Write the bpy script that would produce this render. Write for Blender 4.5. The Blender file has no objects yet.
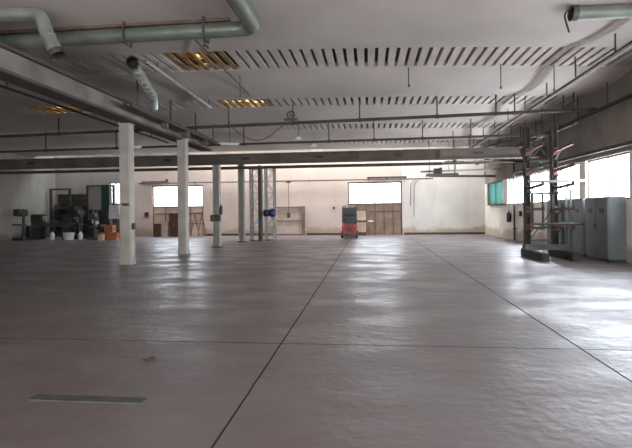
import bpy, bmesh, math, random
from mathutils import Vector, Matrix
random.seed(7)
S = bpy.context.scene
COL = S.collection
PI = math.pi

# ------------------------------------------------------------------ camera
cam_d = bpy.data.cameras.new('camera')
cam_d.sensor_width = 36
cam_d.lens = 480 / 632 * 36
cam_d.shift_y = -12.4 / 632
cam_d.clip_end = 300
cam = bpy.data.objects.new('camera', cam_d)
COL.objects.link(cam)
th, ro = math.atan(53 / 480), 0.011
cam.matrix_world = (Matrix.Translation((0, 0, 1.6)) @ Matrix.Rotation(th, 4, 'Z')
                    @ Matrix.Rotation(PI / 2, 4, 'X') @ Matrix.Rotation(-ro, 4, 'Z'))
S.camera = cam

# ------------------------------------------------------------------ sky, daylight, exposure
S.view_settings.view_transform = 'Standard'
S.view_settings.look = 'None'
S.view_settings.gamma = 1
S.view_settings.use_curve_mapping = False
S.view_settings.exposure = 0.82
W = bpy.data.worlds.new('sky'); S.world = W; W.use_nodes = True
W.node_tree.nodes['Background'].inputs[0].default_value = (0.93, 0.965, 1.0, 1)
W.node_tree.nodes['Background'].inputs[1].default_value = 3.6


def daylight(name, loc, rot, sx, sy, watts, col=(1.0, 0.975, 0.95)):
    l = bpy.data.lights.new(name, 'AREA'); l.shape = 'RECTANGLE'
    l.size, l.size_y, l.energy, l.color = sx, sy, watts, col
    o = bpy.data.objects.new(name, l); COL.objects.link(o)
    o.location = loc; o.rotation_euler = rot
    return o


# daylight entering through the window rows (right wall) and the gates (back wall)
daylight('daylight_right_far', (8.0, 23, 2.6), (0, PI / 2, 0), 1.4, 17, 1700, (0.90, 0.95, 1.0))
daylight('daylight_right_near', (8.0, 4.5, 2.6), (0, PI / 2, 0), 1.4, 18, 700, (0.93, 0.97, 1.0))
daylight('daylight_back_west', (-13.35, 32.9, 2.8), (-PI / 2, 0, 0), 3.5, 1.3, 60, (0.9, 0.95, 1.0))
daylight('daylight_back_east', (0.4, 32.9, 2.8), (-PI / 2, 0, 0), 3.5, 1.3, 60, (0.9, 0.95, 1.0))

# daylight through the loading bays behind the camera; added roof light brightens the back wall
daylight('daylight_front', (-.8, -5.5, 2.4), (PI / 2, 0, 0), 16, 4.2, 500)
daylight('added_roof_fill', (-2.5, 31.3, 7.5), (0, 0, 0), 19, 1.8, 650)


# ------------------------------------------------------------------ materials
def mat(name, c, rough=0.8, metal=0.0, c2=None, scale=1.5, bump=0.0, detail=6, spread=(0.35, 0.65), spec=0.5):
    m = bpy.data.materials.new(name); m.use_nodes = True
    nt = m.node_tree; b = nt.nodes['Principled BSDF']
    b.inputs['Roughness'].default_value = rough
    b.inputs['Metallic'].default_value = metal
    b.inputs['Specular IOR Level'].default_value = spec
    b.inputs['Base Color'].default_value = (*c, 1)
    tc = nt.nodes.new('ShaderNodeTexCoord')
    nz = nt.nodes.new('ShaderNodeTexNoise')
    nz.inputs['Scale'].default_value = scale; nz.inputs['Detail'].default_value = detail
    nt.links.new(tc.outputs['Object'], nz.inputs['Vector'])
    if c2:
        r = nt.nodes.new('ShaderNodeValToRGB')
        r.color_ramp.elements[0].position = spread[0]; r.color_ramp.elements[1].position = spread[1]
        r.color_ramp.elements[0].color = (*c2, 1); r.color_ramp.elements[1].color = (*c, 1)
        nt.links.new(nz.outputs['Fac'], r.inputs['Fac'])
        nt.links.new(r.outputs['Color'], b.inputs['Base Color'])
    if bump:
        bp = nt.nodes.new('ShaderNodeBump'); bp.inputs['Strength'].default_value = bump
        bp.inputs['Distance'].default_value = 0.02
        nt.links.new(nz.outputs['Fac'], bp.inputs['Height'])
        nt.links.new(bp.outputs['Normal'], b.inputs['Normal'])
    return m


def math_n(nt, op, a, b=None, clamp=False):
    n = nt.nodes.new('ShaderNodeMath'); n.operation = op; n.use_clamp = clamp
    for i, v in enumerate((a, b)):
        if v is None: continue
        if isinstance(v, (int, float)): n.inputs[i].default_value = v
        else: nt.links.new(v, n.inputs[i])
    return n.outputs[0]


def mix_n(nt, fac, a, b):
    n = nt.nodes.new('ShaderNodeMix'); n.data_type = 'RGBA'
    for s, v in ((n.inputs[0], fac), (n.inputs[6], a), (n.inputs[7], b)):
        if isinstance(v, tuple): s.default_value = (*v, 1)
        elif isinstance(v, (int, float)): s.default_value = v
        else: nt.links.new(v, s)
    return n.outputs[2]


def noise_n(nt, vec, scale, detail=4, lo=0.35, hi=0.65, stretch=None):
    if stretch:
        mp = nt.nodes.new('ShaderNodeMapping'); mp.inputs['Scale'].default_value = stretch
        nt.links.new(vec, mp.inputs['Vector']); vec = mp.outputs[0]
    n = nt.nodes.new('ShaderNodeTexNoise'); n.inputs['Scale'].default_value = scale
    n.inputs['Detail'].default_value = detail
    nt.links.new(vec, n.inputs['Vector'])
    r = nt.nodes.new('ShaderNodeMapRange'); r.inputs[1].default_value = lo; r.inputs[2].default_value = hi
    nt.links.new(n.outputs['Fac'], r.inputs[0])
    return r.outputs[0]


def floor_material():
    m = bpy.data.materials.new('painted_concrete_floor'); m.use_nodes = True
    nt = m.node_tree; b = nt.nodes['Principled BSDF']
    tc = nt.nodes.new('ShaderNodeTexCoord'); v = tc.outputs['Object']
    sp = nt.nodes.new('ShaderNodeSeparateXYZ'); nt.links.new(v, sp.inputs[0])
    big = noise_n(nt, v, 0.35, 5)
    c = mix_n(nt, big, (0.126, 0.092, 0.089), (0.158, 0.128, 0.127))
    c = mix_n(nt, math_n(nt, 'MULTIPLY', noise_n(nt, v, 1.3, 8, 0.5, 0.75), 0.5), c, (0.19, 0.168, 0.168))
    green = math_n(nt, 'MULTIPLY', noise_n(nt, v, 0.6, 6, 0.52, 0.72, (0.5, 1.6, 1)), 0.55)
    c = mix_n(nt, green, c, (0.090, 0.092, 0.080))

    def line(sock, at, w):
        return math_n(nt, 'LESS_THAN', math_n(nt, 'ABSOLUTE', math_n(nt, 'SUBTRACT', sock, at)), w)
    tot = None
    wob = math_n(nt, 'MULTIPLY', noise_n(nt, v, 2.0, 2, 0, 1), 0.02)
    xs = math_n(nt, 'ADD', sp.outputs[0], wob); ys = math_n(nt, 'ADD', sp.outputs[1], wob)
    for s, a, w in ((xs, -1.07, .009), (xs, 2.40, .011), (xs, -11.5, .010), (ys, 5.77, .009), (ys, 16.9, .010)):
        l = line(s, a, w)
        tot = l if tot is None else math_n(nt, 'MAXIMUM', tot, l)
    faint = math_n(nt, 'MULTIPLY', math_n(nt, 'MAXIMUM', line(ys, 10.65, .02), line(ys, 1.2, .012)), 0.35)
    tot = math_n(nt, 'MAXIMUM', tot, faint)
    c = mix_n(nt, math_n(nt, 'MULTIPLY', tot, 0.85), c, (0.02, 0.017, 0.017))
    nt.links.new(c, b.inputs['Base Color'])
    lines = tot
    wet = noise_n(nt, v, 1.1, 7, 0.40, 0.62, (0.7, 1.0, 1))
    rg = nt.nodes.new('ShaderNodeMapRange')
    rg.inputs[3].default_value = 0.50; rg.inputs[4].default_value = 0.32
    nt.links.new(wet, rg.inputs[0]); nt.links.new(math_n(nt, 'MAXIMUM', rg.outputs[0], lines), b.inputs['Roughness'])
    b.inputs['IOR'].default_value = 2.0
    nt.links.new(math_n(nt, 'MULTIPLY', math_n(nt, 'SUBTRACT', 1, lines), 0.5), b.inputs['Specular IOR Level'])
    b.inputs['Specular Tint'].default_value = (0.88, 0.94, 1.0, 1)
    bp = nt.nodes.new('ShaderNodeBump'); bp.inputs['Strength'].default_value = 0.42
    bp.inputs['Distance'].default_value = 0.016
    nt.links.new(math_n(nt, 'ADD', noise_n(nt, v, 3.0, 5, 0.2, 0.8, (0.6, 1.3, 1)), math_n(nt, 'MULTIPLY', noise_n(nt, v, 9.0, 3, 0.3, 0.7), 0.5)), bp.inputs['Height'])
    nt.links.new(bp.outputs['Normal'], b.inputs['Normal'])
    return m


def wall_material(name, c, stain, stain_amt=0.5, low=True):
    """plaster with dirt patches and a ragged brown tide mark near the floor"""
    m = bpy.data.materials.new(name); m.use_nodes = True
    nt = m.node_tree; b = nt.nodes['Principled BSDF']; b.inputs['Roughness'].default_value = 0.9
    b.inputs['Specular IOR Level'].default_value = 0.2
    g = nt.nodes.new('ShaderNodeNewGeometry'); v = g.outputs['Position']
    sp = nt.nodes.new('ShaderNodeSeparateXYZ'); nt.links.new(v, sp.inputs[0])
    c0 = mix_n(nt, noise_n(nt, v, 0.7, 6), tuple(k * 0.88 for k in c), c)
    c0 = mix_n(nt, math_n(nt, 'MULTIPLY', noise_n(nt, v, 0.9, 6, 0.55, 0.75, (3, 3, 0.35)), stain_amt), c0, stain)
    if low:
        h = math_n(nt, 'ADD', sp.outputs[2], math_n(nt, 'MULTIPLY', noise_n(nt, v, 1.2, 5, 0, 1), -1.1))
        k = nt.nodes.new('ShaderNodeMapRange'); k.inputs[1].default_value = 0.0; k.inputs[2].default_value = -0.25
        nt.links.new(h, k.inputs[0])
        c0 = mix_n(nt, math_n(nt, 'MULTIPLY', k.outputs[0], 0.8), c0, stain)
    nt.links.new(c0, b.inputs['Base Color'])
    return m


def glass_material(name, tint=(1, 1, 1), haze=0.12, hz=(0.9, 0.95, 1)):
    m = bpy.data.materials.new(name); m.use_nodes = True
    nt = m.node_tree; nt.nodes.remove(nt.nodes['Principled BSDF'])
    t = nt.nodes.new('ShaderNodeBsdfTransparent'); t.inputs[0].default_value = (*tint, 1)
    d = nt.nodes.new('ShaderNodeBsdfTranslucent'); d.inputs[0].default_value = (*hz, 1)
    gl = nt.nodes.new('ShaderNodeBsdfGlossy'); gl.inputs['Roughness'].default_value = 0.1
    a = nt.nodes.new('ShaderNodeMixShader'); a.inputs[0].default_value = haze
    e = nt.nodes.new('ShaderNodeMixShader'); e.inputs[0].default_value = 0.05
    nt.links.new(t.outputs[0], a.inputs[1]); nt.links.new(d.outputs[0], a.inputs[2])
    nt.links.new(a.outputs[0], e.inputs[1]); nt.links.new(gl.outputs[0], e.inputs[2])
    nt.links.new(e.outputs[0], nt.nodes['Material Output'].inputs[0])
    return m


M = {}
M['floor'] = floor_material()
M['wall'] = wall_material('back_wall_plaster', (0.64, 0.53, 0.465), (0.42, 0.30, 0.22), 0.22)
M['wall_white'] = wall_material('whitewashed_plaster', (0.70, 0.66, 0.61), (0.42, 0.31, 0.23), 0.2)
M['wall_side'] = wall_material('side_wall_plaster', (0.80, 0.75, 0.67), (0.40, 0.33, 0.25), 0.35)
M['wall_dull_dim'] = wall_material('dull_dim_plaster', (0.30, 0.28, 0.25), (0.17, 0.15, 0.13), 0.5)
M['ceiling'] = mat('ceiling_concrete', (0.425, 0.375, 0.34), 0.9, c2=(0.34, 0.295, 0.265), scale=0.35, spread=(0.3, 0.6))
M['slat'] = mat('ceiling_slat_concrete', (0.45, 0.395, 0.36), 0.9, c2=(0.36, 0.31, 0.275), scale=1.2)
M['rust_slat'] = mat('ceiling_slat_rusty', (0.30, 0.19, 0.09), 0.85, c2=(0.13, 0.075, 0.035), scale=2.5)
M['void'] = mat('dark_roof_sheet', (0.10, 0.082, 0.07), 0.9)
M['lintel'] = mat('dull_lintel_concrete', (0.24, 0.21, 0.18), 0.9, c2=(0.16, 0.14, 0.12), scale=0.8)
M['concrete'] = mat('column_concrete', (0.42, 0.385, 0.345), 0.85, c2=(0.32, 0.285, 0.25), scale=1.8, bump=0.15)
M['girder'] = mat('girder_concrete', (0.19, 0.165, 0.14), 0.85, c2=(0.10, 0.085, 0.07), scale=1.2)
M['beam'] = mat('beam_steel_paint', (0.085, 0.066, 0.053), 0.8, c2=(0.055, 0.043, 0.035), scale=1.0, spec=0.2)
M['crossbeam'] = mat('dusty_brown_beam_paint', (0.125, 0.102, 0.086), 0.8, c2=(0.08, 0.066, 0.056), scale=0.8, spec=0.2)
M['grey_steel'] = mat('pale_grey_steel', (0.36, 0.34, 0.31), 0.6, c2=(0.27, 0.25, 0.23), scale=2)
M['dark_steel'] = mat('dark_grey_steel', (0.075, 0.07, 0.062), 0.55, 0.3, c2=(0.045, 0.04, 0.036), scale=3)
M['brown_steel'] = mat('brown_painted_steel', (0.135, 0.085, 0.06), 0.6, c2=(0.085, 0.055, 0.042), scale=3)
M['rust'] = mat('rusty_steel', (0.30, 0.15, 0.08), 0.8, c2=(0.17, 0.09, 0.055), scale=4)
M['galv'] = mat('galvanised_duct', (0.50, 0.53, 0.51), 0.32, 0.75, c2=(0.34, 0.37, 0.35), scale=3)
M['green_duct'] = mat('grey_green_duct', (0.17, 0.185, 0.16), 0.45, 0.35, c2=(0.11, 0.125, 0.105), scale=2)
M['black'] = mat('black_rubber', (0.018, 0.017, 0.018), 0.7)
M['navy'] = mat('dark_blue_paint', (0.02, 0.035, 0.13), 0.5, c2=(0.015, 0.02, 0.07), scale=6)
M['red'] = mat('red_paint', (0.36, 0.03, 0.022), 0.45, c2=(0.22, 0.022, 0.02), scale=5)
M['dull_red'] = mat('dull_red_paint', (0.15, 0.045, 0.036), 0.65, c2=(0.08, 0.036, 0.03), scale=5)
M['orange'] = mat('orange_plastic', (0.50, 0.17, 0.06), 0.6, c2=(0.36, 0.11, 0.05), scale=5)
M['cream'] = mat('cream_board', (0.62, 0.52, 0.36), 0.8, c2=(0.50, 0.41, 0.29), scale=3)
M['pink_board'] = mat('pinkish_board', (0.60, 0.42, 0.34), 0.8, c2=(0.48, 0.33, 0.27), scale=3)
M['gate_panel'] = mat('brown_gate_panel', (0.27, 0.18, 0.13), 0.7, c2=(0.19, 0.125, 0.09), scale=2)
M['gate_pale'] = mat('pale_gate_panel', (0.62, 0.51, 0.43), 0.75, c2=(0.50, 0.40, 0.33), scale=2)
M['hatch_frame'] = mat('dusty_brown_steel', (0.24, 0.18, 0.145), 0.7, c2=(0.17, 0.125, 0.1), scale=3)
M['wood'] = mat('dark_brown_wood', (0.115, 0.06, 0.045), 0.7, c2=(0.07, 0.04, 0.03), scale=3)
M['white'] = mat('white_paint', (0.72, 0.72, 0.70), 0.6, c2=(0.6, 0.6, 0.58), scale=3)
M['machine'] = mat('dark_green_machine_paint', (0.035, 0.038, 0.032), 0.5, c2=(0.018, 0.019, 0.017), scale=4)
M['machine_grey'] = mat('dark_machine_grey', (0.06, 0.056, 0.05), 0.5, c2=(0.03, 0.027, 0.024), scale=4)
M['green'] = mat('deep_green_panel', (0.02, 0.055, 0.04), 0.5)
M['cabinet'] = mat('blue_grey_cabinet', (0.145, 0.165, 0.17), 0.55, c2=(0.11, 0.125, 0.13), scale=1.5)
M['rack'] = mat('dark_grey_rack_paint', (0.045, 0.045, 0.038), 0.7, spec=0.2, c2=(0.028, 0.026, 0.022), scale=3)
M['rack_grey'] = mat('mid_grey_rack_paint', (0.10, 0.105, 0.098), 0.6, c2=(0.065, 0.068, 0.064), scale=3)
M['glass'] = glass_material('window_glass', (0.97, 0.98, 1.0))
M['teal'] = glass_material('teal_sheet', (0.055, 0.095, 0.090), 0.5, (0.09, 0.15, 0.14))
M['amber'] = glass_material('amber_sheet', (0.55, 0.30, 0.06), 0.55, (0.85, 0.55, 0.18))
nt = M['amber'].node_tree
tcn = nt.nodes.new('ShaderNodeNewGeometry')
spots = noise_n(nt, tcn.outputs['Position'], 2.2, 3, 0.50, 0.60)
brown = noise_n(nt, tcn.outputs['Position'], 0.9, 3, 0.4, 0.6)
base = mix_n(nt, brown, (0.07, 0.035, 0.012), (0.30, 0.18, 0.055))
for n_ in nt.nodes:
    if n_.type in ('BSDF_TRANSPARENT', 'BSDF_TRANSLUCENT'):
        nt.links.new(mix_n(nt, spots, base, (0.85, 0.72, 0.42)), n_.inputs[0])
M['clear_leak'] = glass_material('clear_sheet', (0.9, 0.85, 0.7), 0.4, (1, 0.9, 0.7))
M['plate'] = mat('steel_floor_plate', (0.085, 0.09, 0.078), 0.55, 0.2, c2=(0.05, 0.052, 0.045), scale=8)


# ------------------------------------------------------------------ mesh builder
def rot3(rx=0, ry=0, rz=0):
    return (Matrix.Rotation(rz, 3, 'Z') @ Matrix.Rotation(ry, 3, 'Y') @ Matrix.Rotation(rx, 3, 'X'))


class MB:
    def __init__(s): s.v, s.f, s.sm = [], [], []

    def add(s, vs, fs, smooth=False):
        o = len(s.v); s.v += [tuple(p) for p in vs]
        for f in fs: s.f.append(tuple(i + o for i in f)); s.sm.append(smooth)
        return s

    def box(s, c, d, rot=None, bev=0.0):
        b = bmesh.new(); bmesh.ops.create_cube(b, size=1)
        for v in b.verts: v.co = Vector((v.co.x * d[0], v.co.y * d[1], v.co.z * d[2]))
        if bev: bmesh.ops.bevel(b, geom=b.edges[:], offset=bev, segments=2, affect='EDGES')
        R = rot or Matrix.Identity(3)
        b.verts.index_update()
        s.add([R @ v.co + Vector(c) for v in b.verts], [[v.index for v in f.verts] for f in b.faces])
        b.free(); return s

    def b2(s, x0, x1, y0, y1, z0, z1, bev=0.0):
        return s.box(((x0 + x1) / 2, (y0 + y1) / 2, (z0 + z1) / 2), (x1 - x0, y1 - y0, z1 - z0), None, bev)

    def bar(s, a, b, w, h=None):
        a, b = Vector(a), Vector(b); h = h or w; d = b - a
        z = d.normalized(); up = Vector((0, 0, 1)) if abs(z.z) < 0.95 else Vector((0, 1, 0))
        x = z.cross(up).normalized(); y = x.cross(z).normalized()
        vs = []
        for p in (a, b):
            for sx, sy in ((-1, -1), (1, -1), (1, 1), (-1, 1)): vs.append(p + x * w / 2 * sx + y * h / 2 * sy)
        return s.add(vs, [(3, 2, 1, 0), (4, 5, 6, 7), (0, 1, 5, 4), (1, 2, 6, 5), (2, 3, 7, 6), (3, 0, 4, 7)])

    def tube(s, path, r, n=12, caps=True, inner=None):
        P = [Vector(p) for p in path]; m = len(P)
        rs = r if isinstance(r, (list, tuple)) else [r] * m
        T = [(P[min(i + 1, m - 1)] - P[max(i - 1, 0)]).normalized() for i in range(m)]
        ref = Vector((0, 0, 1)) if abs(T[0].z) < 0.9 else Vector((1, 0, 0))
        x = T[0].cross(ref).normalized(); vs = []
        for i in range(m):
            x = (x - T[i] * x.dot(T[i])).normalized(); y = T[i].cross(x)
            for k in range(n):
                a = 2 * PI * k / n; vs.append(P[i] + (x * math.cos(a) + y * math.sin(a)) * rs[i])
        fs = [(i * n + k, i * n + (k + 1) % n, (i + 1) * n + (k + 1) % n, (i + 1) * n + k)
              for i in range(m - 1) for k in range(n)]
        s.add(vs, fs, True)
        if caps is True or caps == 'a': s.add(vs[:n], [tuple(range(n))[::-1]])
        if caps is True or caps == 'b': s.add(vs[-n:], [tuple(range(n))])
        return s

    def cyl(s, a, b, r, n=16, r2=None):
        return s.tube([a, b], [r, r if r2 is None else r2], n)

    def ell(s, c, d, n=12, m=8):
        vs, fs = [], []
        for i in range(m + 1):
            t = PI * i / m
            for k in range(n):
                a = 2 * PI * k / n
                vs.append((c[0] + d[0] * math.sin(t) * math.cos(a), c[1] + d[1] * math.sin(t) * math.sin(a), c[2] + d[2] * math.cos(t)))
        for i in range(m):
            for k in range(n): fs.append((i * n + k, (i + 1) * n + k, (i + 1) * n + (k + 1) % n, i * n + (k + 1) % n))
        return s.add(vs, fs, True)

    def torus(s, c, R, r, rot=None, n=20, m=8, arc=2 * PI):
        Rm = rot or Matrix.Identity(3); c = Vector(c)
        pts = [c + Rm @ Vector((R * math.cos(arc * i / n), R * math.sin(arc * i / n), 0)) for i in range(n + 1)]
        return s.tube(pts, r, m)

    def build(s, name, m, parent=None, origin=None):
        vs = [Vector(v) for v in s.v]
        loc = Vector((0, 0, 0))
        if parent is None:
            lo = [min(v[i] for v in vs) for i in range(3)]; hi = [max(v[i] for v in vs) for i in range(3)]
            loc = Vector(origin) if origin else Vector(((lo[0] + hi[0]) / 2, (lo[1] + hi[1]) / 2, lo[2]))
        me = bpy.data.meshes.new(name)
        me.from_pydata([tuple(v - loc) for v in vs], [], s.f)
        me.polygons.foreach_set('use_smooth', s.sm)
        me.materials.append(m); me.update()
        o = bpy.data.objects.new(name, me); COL.objects.link(o); o.location = loc
        if parent: o.parent = parent
        return o


def fillet(pts, r, n=6):
    """poly path with rounded corners"""
    P = [Vector(p) for p in pts]; out = [P[0]]
    for i in range(1, len(P) - 1):
        a = (P[i - 1] - P[i]).normalized(); b = (P[i + 1] - P[i]).normalized()
        d = min(r, (P[i - 1] - P[i]).length * .49, (P[i + 1] - P[i]).length * .49)
        p0, p1 = P[i] + a * d, P[i] + b * d
        for k in range(n + 1):
            t = k / n; out.append(p0 * (1 - t) ** 2 + P[i] * 2 * t * (1 - t) + p1 * t * t)
    out.append(P[-1]); return out


def thing(name, label, cat, loc=(0, 0, 0), rz=0, group=None):
    o = bpy.data.objects.new(name, None); COL.objects.link(o)
    o.location = loc; o.rotation_euler = (0, 0, rz); o.empty_display_size = 0.3
    o['label'] = label; o['category'] = cat
    if group: o['group'] = group
    return o


def tag(o, label, cat, group=None):
    o['label'] = label; o['category'] = cat
    if group: o['group'] = group
    return o


def struct(o, label=None):
    o['kind'] = 'structure'
    if label: o['label'] = label
    return o


def dup(root, loc, label, rz=None):
    r = root.copy(); COL.objects.link(r); r.location = loc; r['label'] = label
    if rz is not None: r.rotation_euler = (0, 0, rz)
    for ch in list(root.children):
        c = ch.copy(); COL.objects.link(c); c.parent = r
        for g in list(ch.children):
            d = g.copy(); COL.objects.link(d); d.parent = c
    return r


# ================================================================== room shell
XL, XR, YB, YF, ZC = -22.5, 7.55, 32.4, -5.0, 5.6
struct(MB().b2(XL - .3, XR + .3, YF - .3, YB + .3, -0.2, 0).build('floor', M['floor'], origin=(0, 0, 0)))
S.objects['floor'].data.update()

# back wall with two gate openings
G1, G2, GH = (-15.2, -11.48), (-1.4, 2.2), 3.56
w = MB()
for x0, x1, z0, z1 in ((-16.6, G1[0], 0, 7.8), (G1[1], G2[0], 0, 7.8), (G1[0], G1[1], GH, 7.8), (G2[0], G2[1], GH, 7.8)):
    w.b2(x0, x1, YB, YB + .3, z0, z1)
struct(w.build('wall_back', M['wall'], origin=(0, YB, 0)))
struct(MB().b2(G2[1], XR, YB, YB + .3, 0, 7.8).build('wall_back', M['wall_white'], origin=(5, YB, 0)))
w = MB()
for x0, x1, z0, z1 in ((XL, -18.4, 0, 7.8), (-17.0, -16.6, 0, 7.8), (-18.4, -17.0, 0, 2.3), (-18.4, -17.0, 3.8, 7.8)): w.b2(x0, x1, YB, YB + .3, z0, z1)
struct(w.build('wall_back', M['wall_dull_dim'], origin=(-19, YB, 0)))  # dimmer light at this end put into the darker plaster colour
o = bpy.data.objects.new('window_13', None); COL.objects.link(o); o.location = (-17.7, YB, 2.3); o['kind'] = 'structure'
f = MB().b2(-.7, .7, .08, .14, 0, .06).b2(-.7, .7, .08, .14, 1.44, 1.5)
for x in (-.67, -.22, .22, .67): f.b2(x - .03, x + .03, .08, .14, .06, 1.44)
for z in (.5, .97): f.b2(-.64, .64, .09, .13, z, z + .03)
f.build('window_frame', M['grey_steel'], o)
MB().b2(-.68, .68, .105, .115, .03, 1.47).build('pane', M['glass'], o)
struct(MB().b2(XL - .3, XL, YF, YB + .3, 0, 6).build('wall_left', M['wall_dull_dim']))

# right wall: parapet, lintel and piers between the ribbon windows
ZS, ZT = 1.87, 3.27
wins = [(28.25, 31.9), (24.4, 27.3), (21.2, 23.9), (18.25, 20.9), (14.9, 17.75), (11.6, 14.4), (8.2, 11.1), (4.8, 7.7), (1.4, 4.3), (-2.4, .9)]
w = MB().b2(XR, XR + .3, YF, YB + .3, 0, ZS)
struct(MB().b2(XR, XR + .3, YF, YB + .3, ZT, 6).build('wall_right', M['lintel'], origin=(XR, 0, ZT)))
edges = [YB + .3] + [e for y0, y1 in wins for e in (y1, y0)] + [YF]
for i in range(0, len(edges), 2): w.b2(XR, XR + .3, edges[i + 1], edges[i], ZS, ZT)
struct(w.build('wall_right', M['wall_side'], origin=(XR, 0, 0)))
for i, (y0, y1) in enumerate(wins):
    fr = MB()
    xa, xb = XR + .08, XR + .15
    fr.b2(xa, xb, y0, y1, ZS, ZS + .06).b2(xa, xb, y0, y1, ZT - .06, ZT)
    for y in (y0 + .03, (y0 + y1) / 2, y1 - .03): fr.b2(xa, xb, y - .03, y + .03, ZS + .06, ZT - .06)
    o = struct(fr.build('window_%d' % (i + 1), M['brown_steel'], origin=(XR, (y0 + y1) / 2, ZS)))
    g = MB().b2(.1, .115, y0 - (y0 + y1) / 2 + .06, y1 - (y0 + y1) / 2 - .06, .06, ZT - ZS - .06)
    p = g.build('pane', M['teal'] if i == 0 else M['glass'], o)
    if i == 0: p['label'] = 'teal sheet over the window pane'

# wall behind the camera with wide open loading bays
w = MB().b2(XL, XR, YF - .3, YF, 4.6, 6)
for x0, x1 in ((XL, -8.5), (-3, -2), (3.5, 4.5), (XR - .6, XR)): w.b2(x0, x1, YF - .3, YF, 0, 4.6)
struct(w.build('wall_front', M['wall_dull_dim'], origin=(0, YF, 0)))

# ceiling: smooth shells alternating with slatted strips that run slightly askew
SK = 0.09
strips = [(-3.6, -2.2), (1.55, 3.0), (6.65, 8.1), (11.85, 13.42), (16.95, 18.2), (22.1, 23.4), (27.3, 28.5)]
def sy(y, x):
    q = max(x, -8)
    return y + .10 * q + .006 * q * q + .01 * (x - q)
shells = [(YF - 2.5, strips[0][0])] + [(strips[i][1], strips[i + 1][0]) for i in range(len(strips) - 1)] + [(strips[-1][1], 30.3)]
for a, b in shells:
    s = MB(); vs, fs = [], []; nx, ny = 12, 10
    for j in range(ny + 1):
        t = j / ny
        for i in range(nx + 1):
            x = XL - .2 + (XR - XL + .4) * i / nx
            e0 = sy(a, x); e1 = 30.3 if b == 30.3 else sy(b, x)
            y = min(max(e0 + (e1 - e0) * t, YF - .3), YB + .3)
            vs.append((x, y, ZC - 0.16 * math.sin(PI * t)))
    for j in range(ny):
        for i in range(nx):
            k = j * (nx + 1) + i; fs.append((k, k + nx + 1, k + nx + 2, k + 1))
    s.add(vs, fs, True)
    top = [(x, y, ZC + .35) for x, y, z in vs]; s.add(top, [f[::-1] for f in fs])
    for j in (0, ny):      # edge faces of the shell
        r = range(j * (nx + 1), (j + 1) * (nx + 1))
        e = [vs[k] for k in r] + [top[k] for k in r]
        s.add(e, [(i, i + 1, i + nx + 2, i + nx + 1) for i in range(nx)])
    struct(s.build('ceiling', M['ceiling'], origin=(0, 0, ZC)))

o = bpy.data.objects.new('window_12', None); COL.objects.link(o); o.location = (-7.5, 31.3, 5.95); o['kind'] = 'structure'  # added lantern, out of view, brings light onto the back wall
MB().b2(-15, 15.1, -1.05, -.95, -.36, 1.75).build('curb', M['ceiling'], o)
MB().b2(-15, 15.1, -.95, 1.1, 1.66, 1.68).build('glass_pane', M['glass'], o)
q = MB()
for k in range(13): q.b2(-15 + 2.5 * k - .03, -15 + 2.5 * k + .03, -.95, 1.1, 1.6, 1.655)
q.build('glazing_bar', M['grey_steel'], o)['kind'] = 'stuff'

patches = [(3, -5.0, -3.95), (4, -12.4, -10.1), (4, -5.3, -3.9), (3, -4.9, -4.6)]
def ribbon(mb, x0, x1, f0, f1, z0, z1):
    n = max(1, int((x1 - x0) / 1.5))
    for i in range(n):
        a_, b_ = x0 + (x1 - x0) * i / n, x0 + (x1 - x0) * (i + 1) / n
        v = [(a_, f0(a_)), (b_, f0(b_)), (b_, f1(b_)), (a_, f1(a_))]
        mb.add([(*p, z0) for p in v] + [(*p, z1) for p in v],
               [(3, 2, 1, 0), (4, 5, 6, 7), (0, 1, 5, 4), (1, 2, 6, 5), (2, 3, 7, 6), (3, 0, 4, 7)])
def in_patch(si, x): return any(si == p and a - .25 < x < b + .25 for p, a, b in patches[:3])
for si, (a, b) in enumerate(strips):
    plain, rusty, roof = MB(), MB(), MB()
    x = XL; pitch = .268
    while x < XR:
        q = rusty if in_patch(si, x) else plain
        m = x + .09
        y0, y1 = sy(a, m) - .03, sy(b, m) + .03
        q.box((m, (y0 + y1) / 2, ZC + (.02 if q is rusty else .07)), (.13 if q is rusty else .178, y1 - y0, .04 if q is rusty else .15))
        x += pitch
    # lip beam along the far edge
    ribbon(plain, XL, XR, lambda x: sy(b, x) - .05, lambda x: sy(b, x) + .03, ZC - .015, ZC + .1)
    ob = struct(plain.build('ceiling', M['slat'], origin=(0, 0, ZC)))
    if rusty.v:
        r_ = rusty.build('rusty_slat', M['rust_slat'], ob); r_.location = (0, 0, -ZC)
        r_['label'] = 'rust brown stained roof slats'
    # roof sheet above the slats, left open where the translucent sheets sit
    cuts = sorted([(p, q) for s_, p, q in patches[:3] if s_ == si]); xs = [XL]
    for p, q in cuts: xs += [p, q]
    xs.append(XR)
    for k in range(0, len(xs), 2):
        x0, x1 = xs[k], xs[k + 1]
        ribbon(roof, x0, x1, lambda x: sy(a, x) - .1, lambda x: sy(b, x) + .1, ZC + .16, ZC + .2)
    rf = roof.build('roof_sheet', M['void'], ob); rf.location = (0, 0, -ZC)
    for x0, x1 in cuts:
        am = MB(); ribbon(am, x0, x1, lambda x: sy(a, x) - .1, lambda x: sy(b, x) + .1, ZC + .17, ZC + .18)
        k = am.build('roof_light', M['amber'], ob); k.location = (0, 0, -ZC)
        k['label'] = 'translucent amber roof sheet'

# added dark band, tones down the overlit wall top under the lantern
struct(MB().b2(XL, XR, YB - .06, YB, 5.3, 7.8).build('added_dark_band', M['lintel'], origin=(0, YB, 5.3)))
# base trim on the back wall
bb = MB()
for x0, x1 in ((G1[1] + .1, -6.6), (-4.2, G2[0] - .1), (G2[1] + .1, XR - .05)): bb.b2(x0, x1, YB - .03, YB, 0, .14)
struct(bb.build('baseboard_back', M['dark_steel'], origin=(0, YB, 0)))

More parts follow.
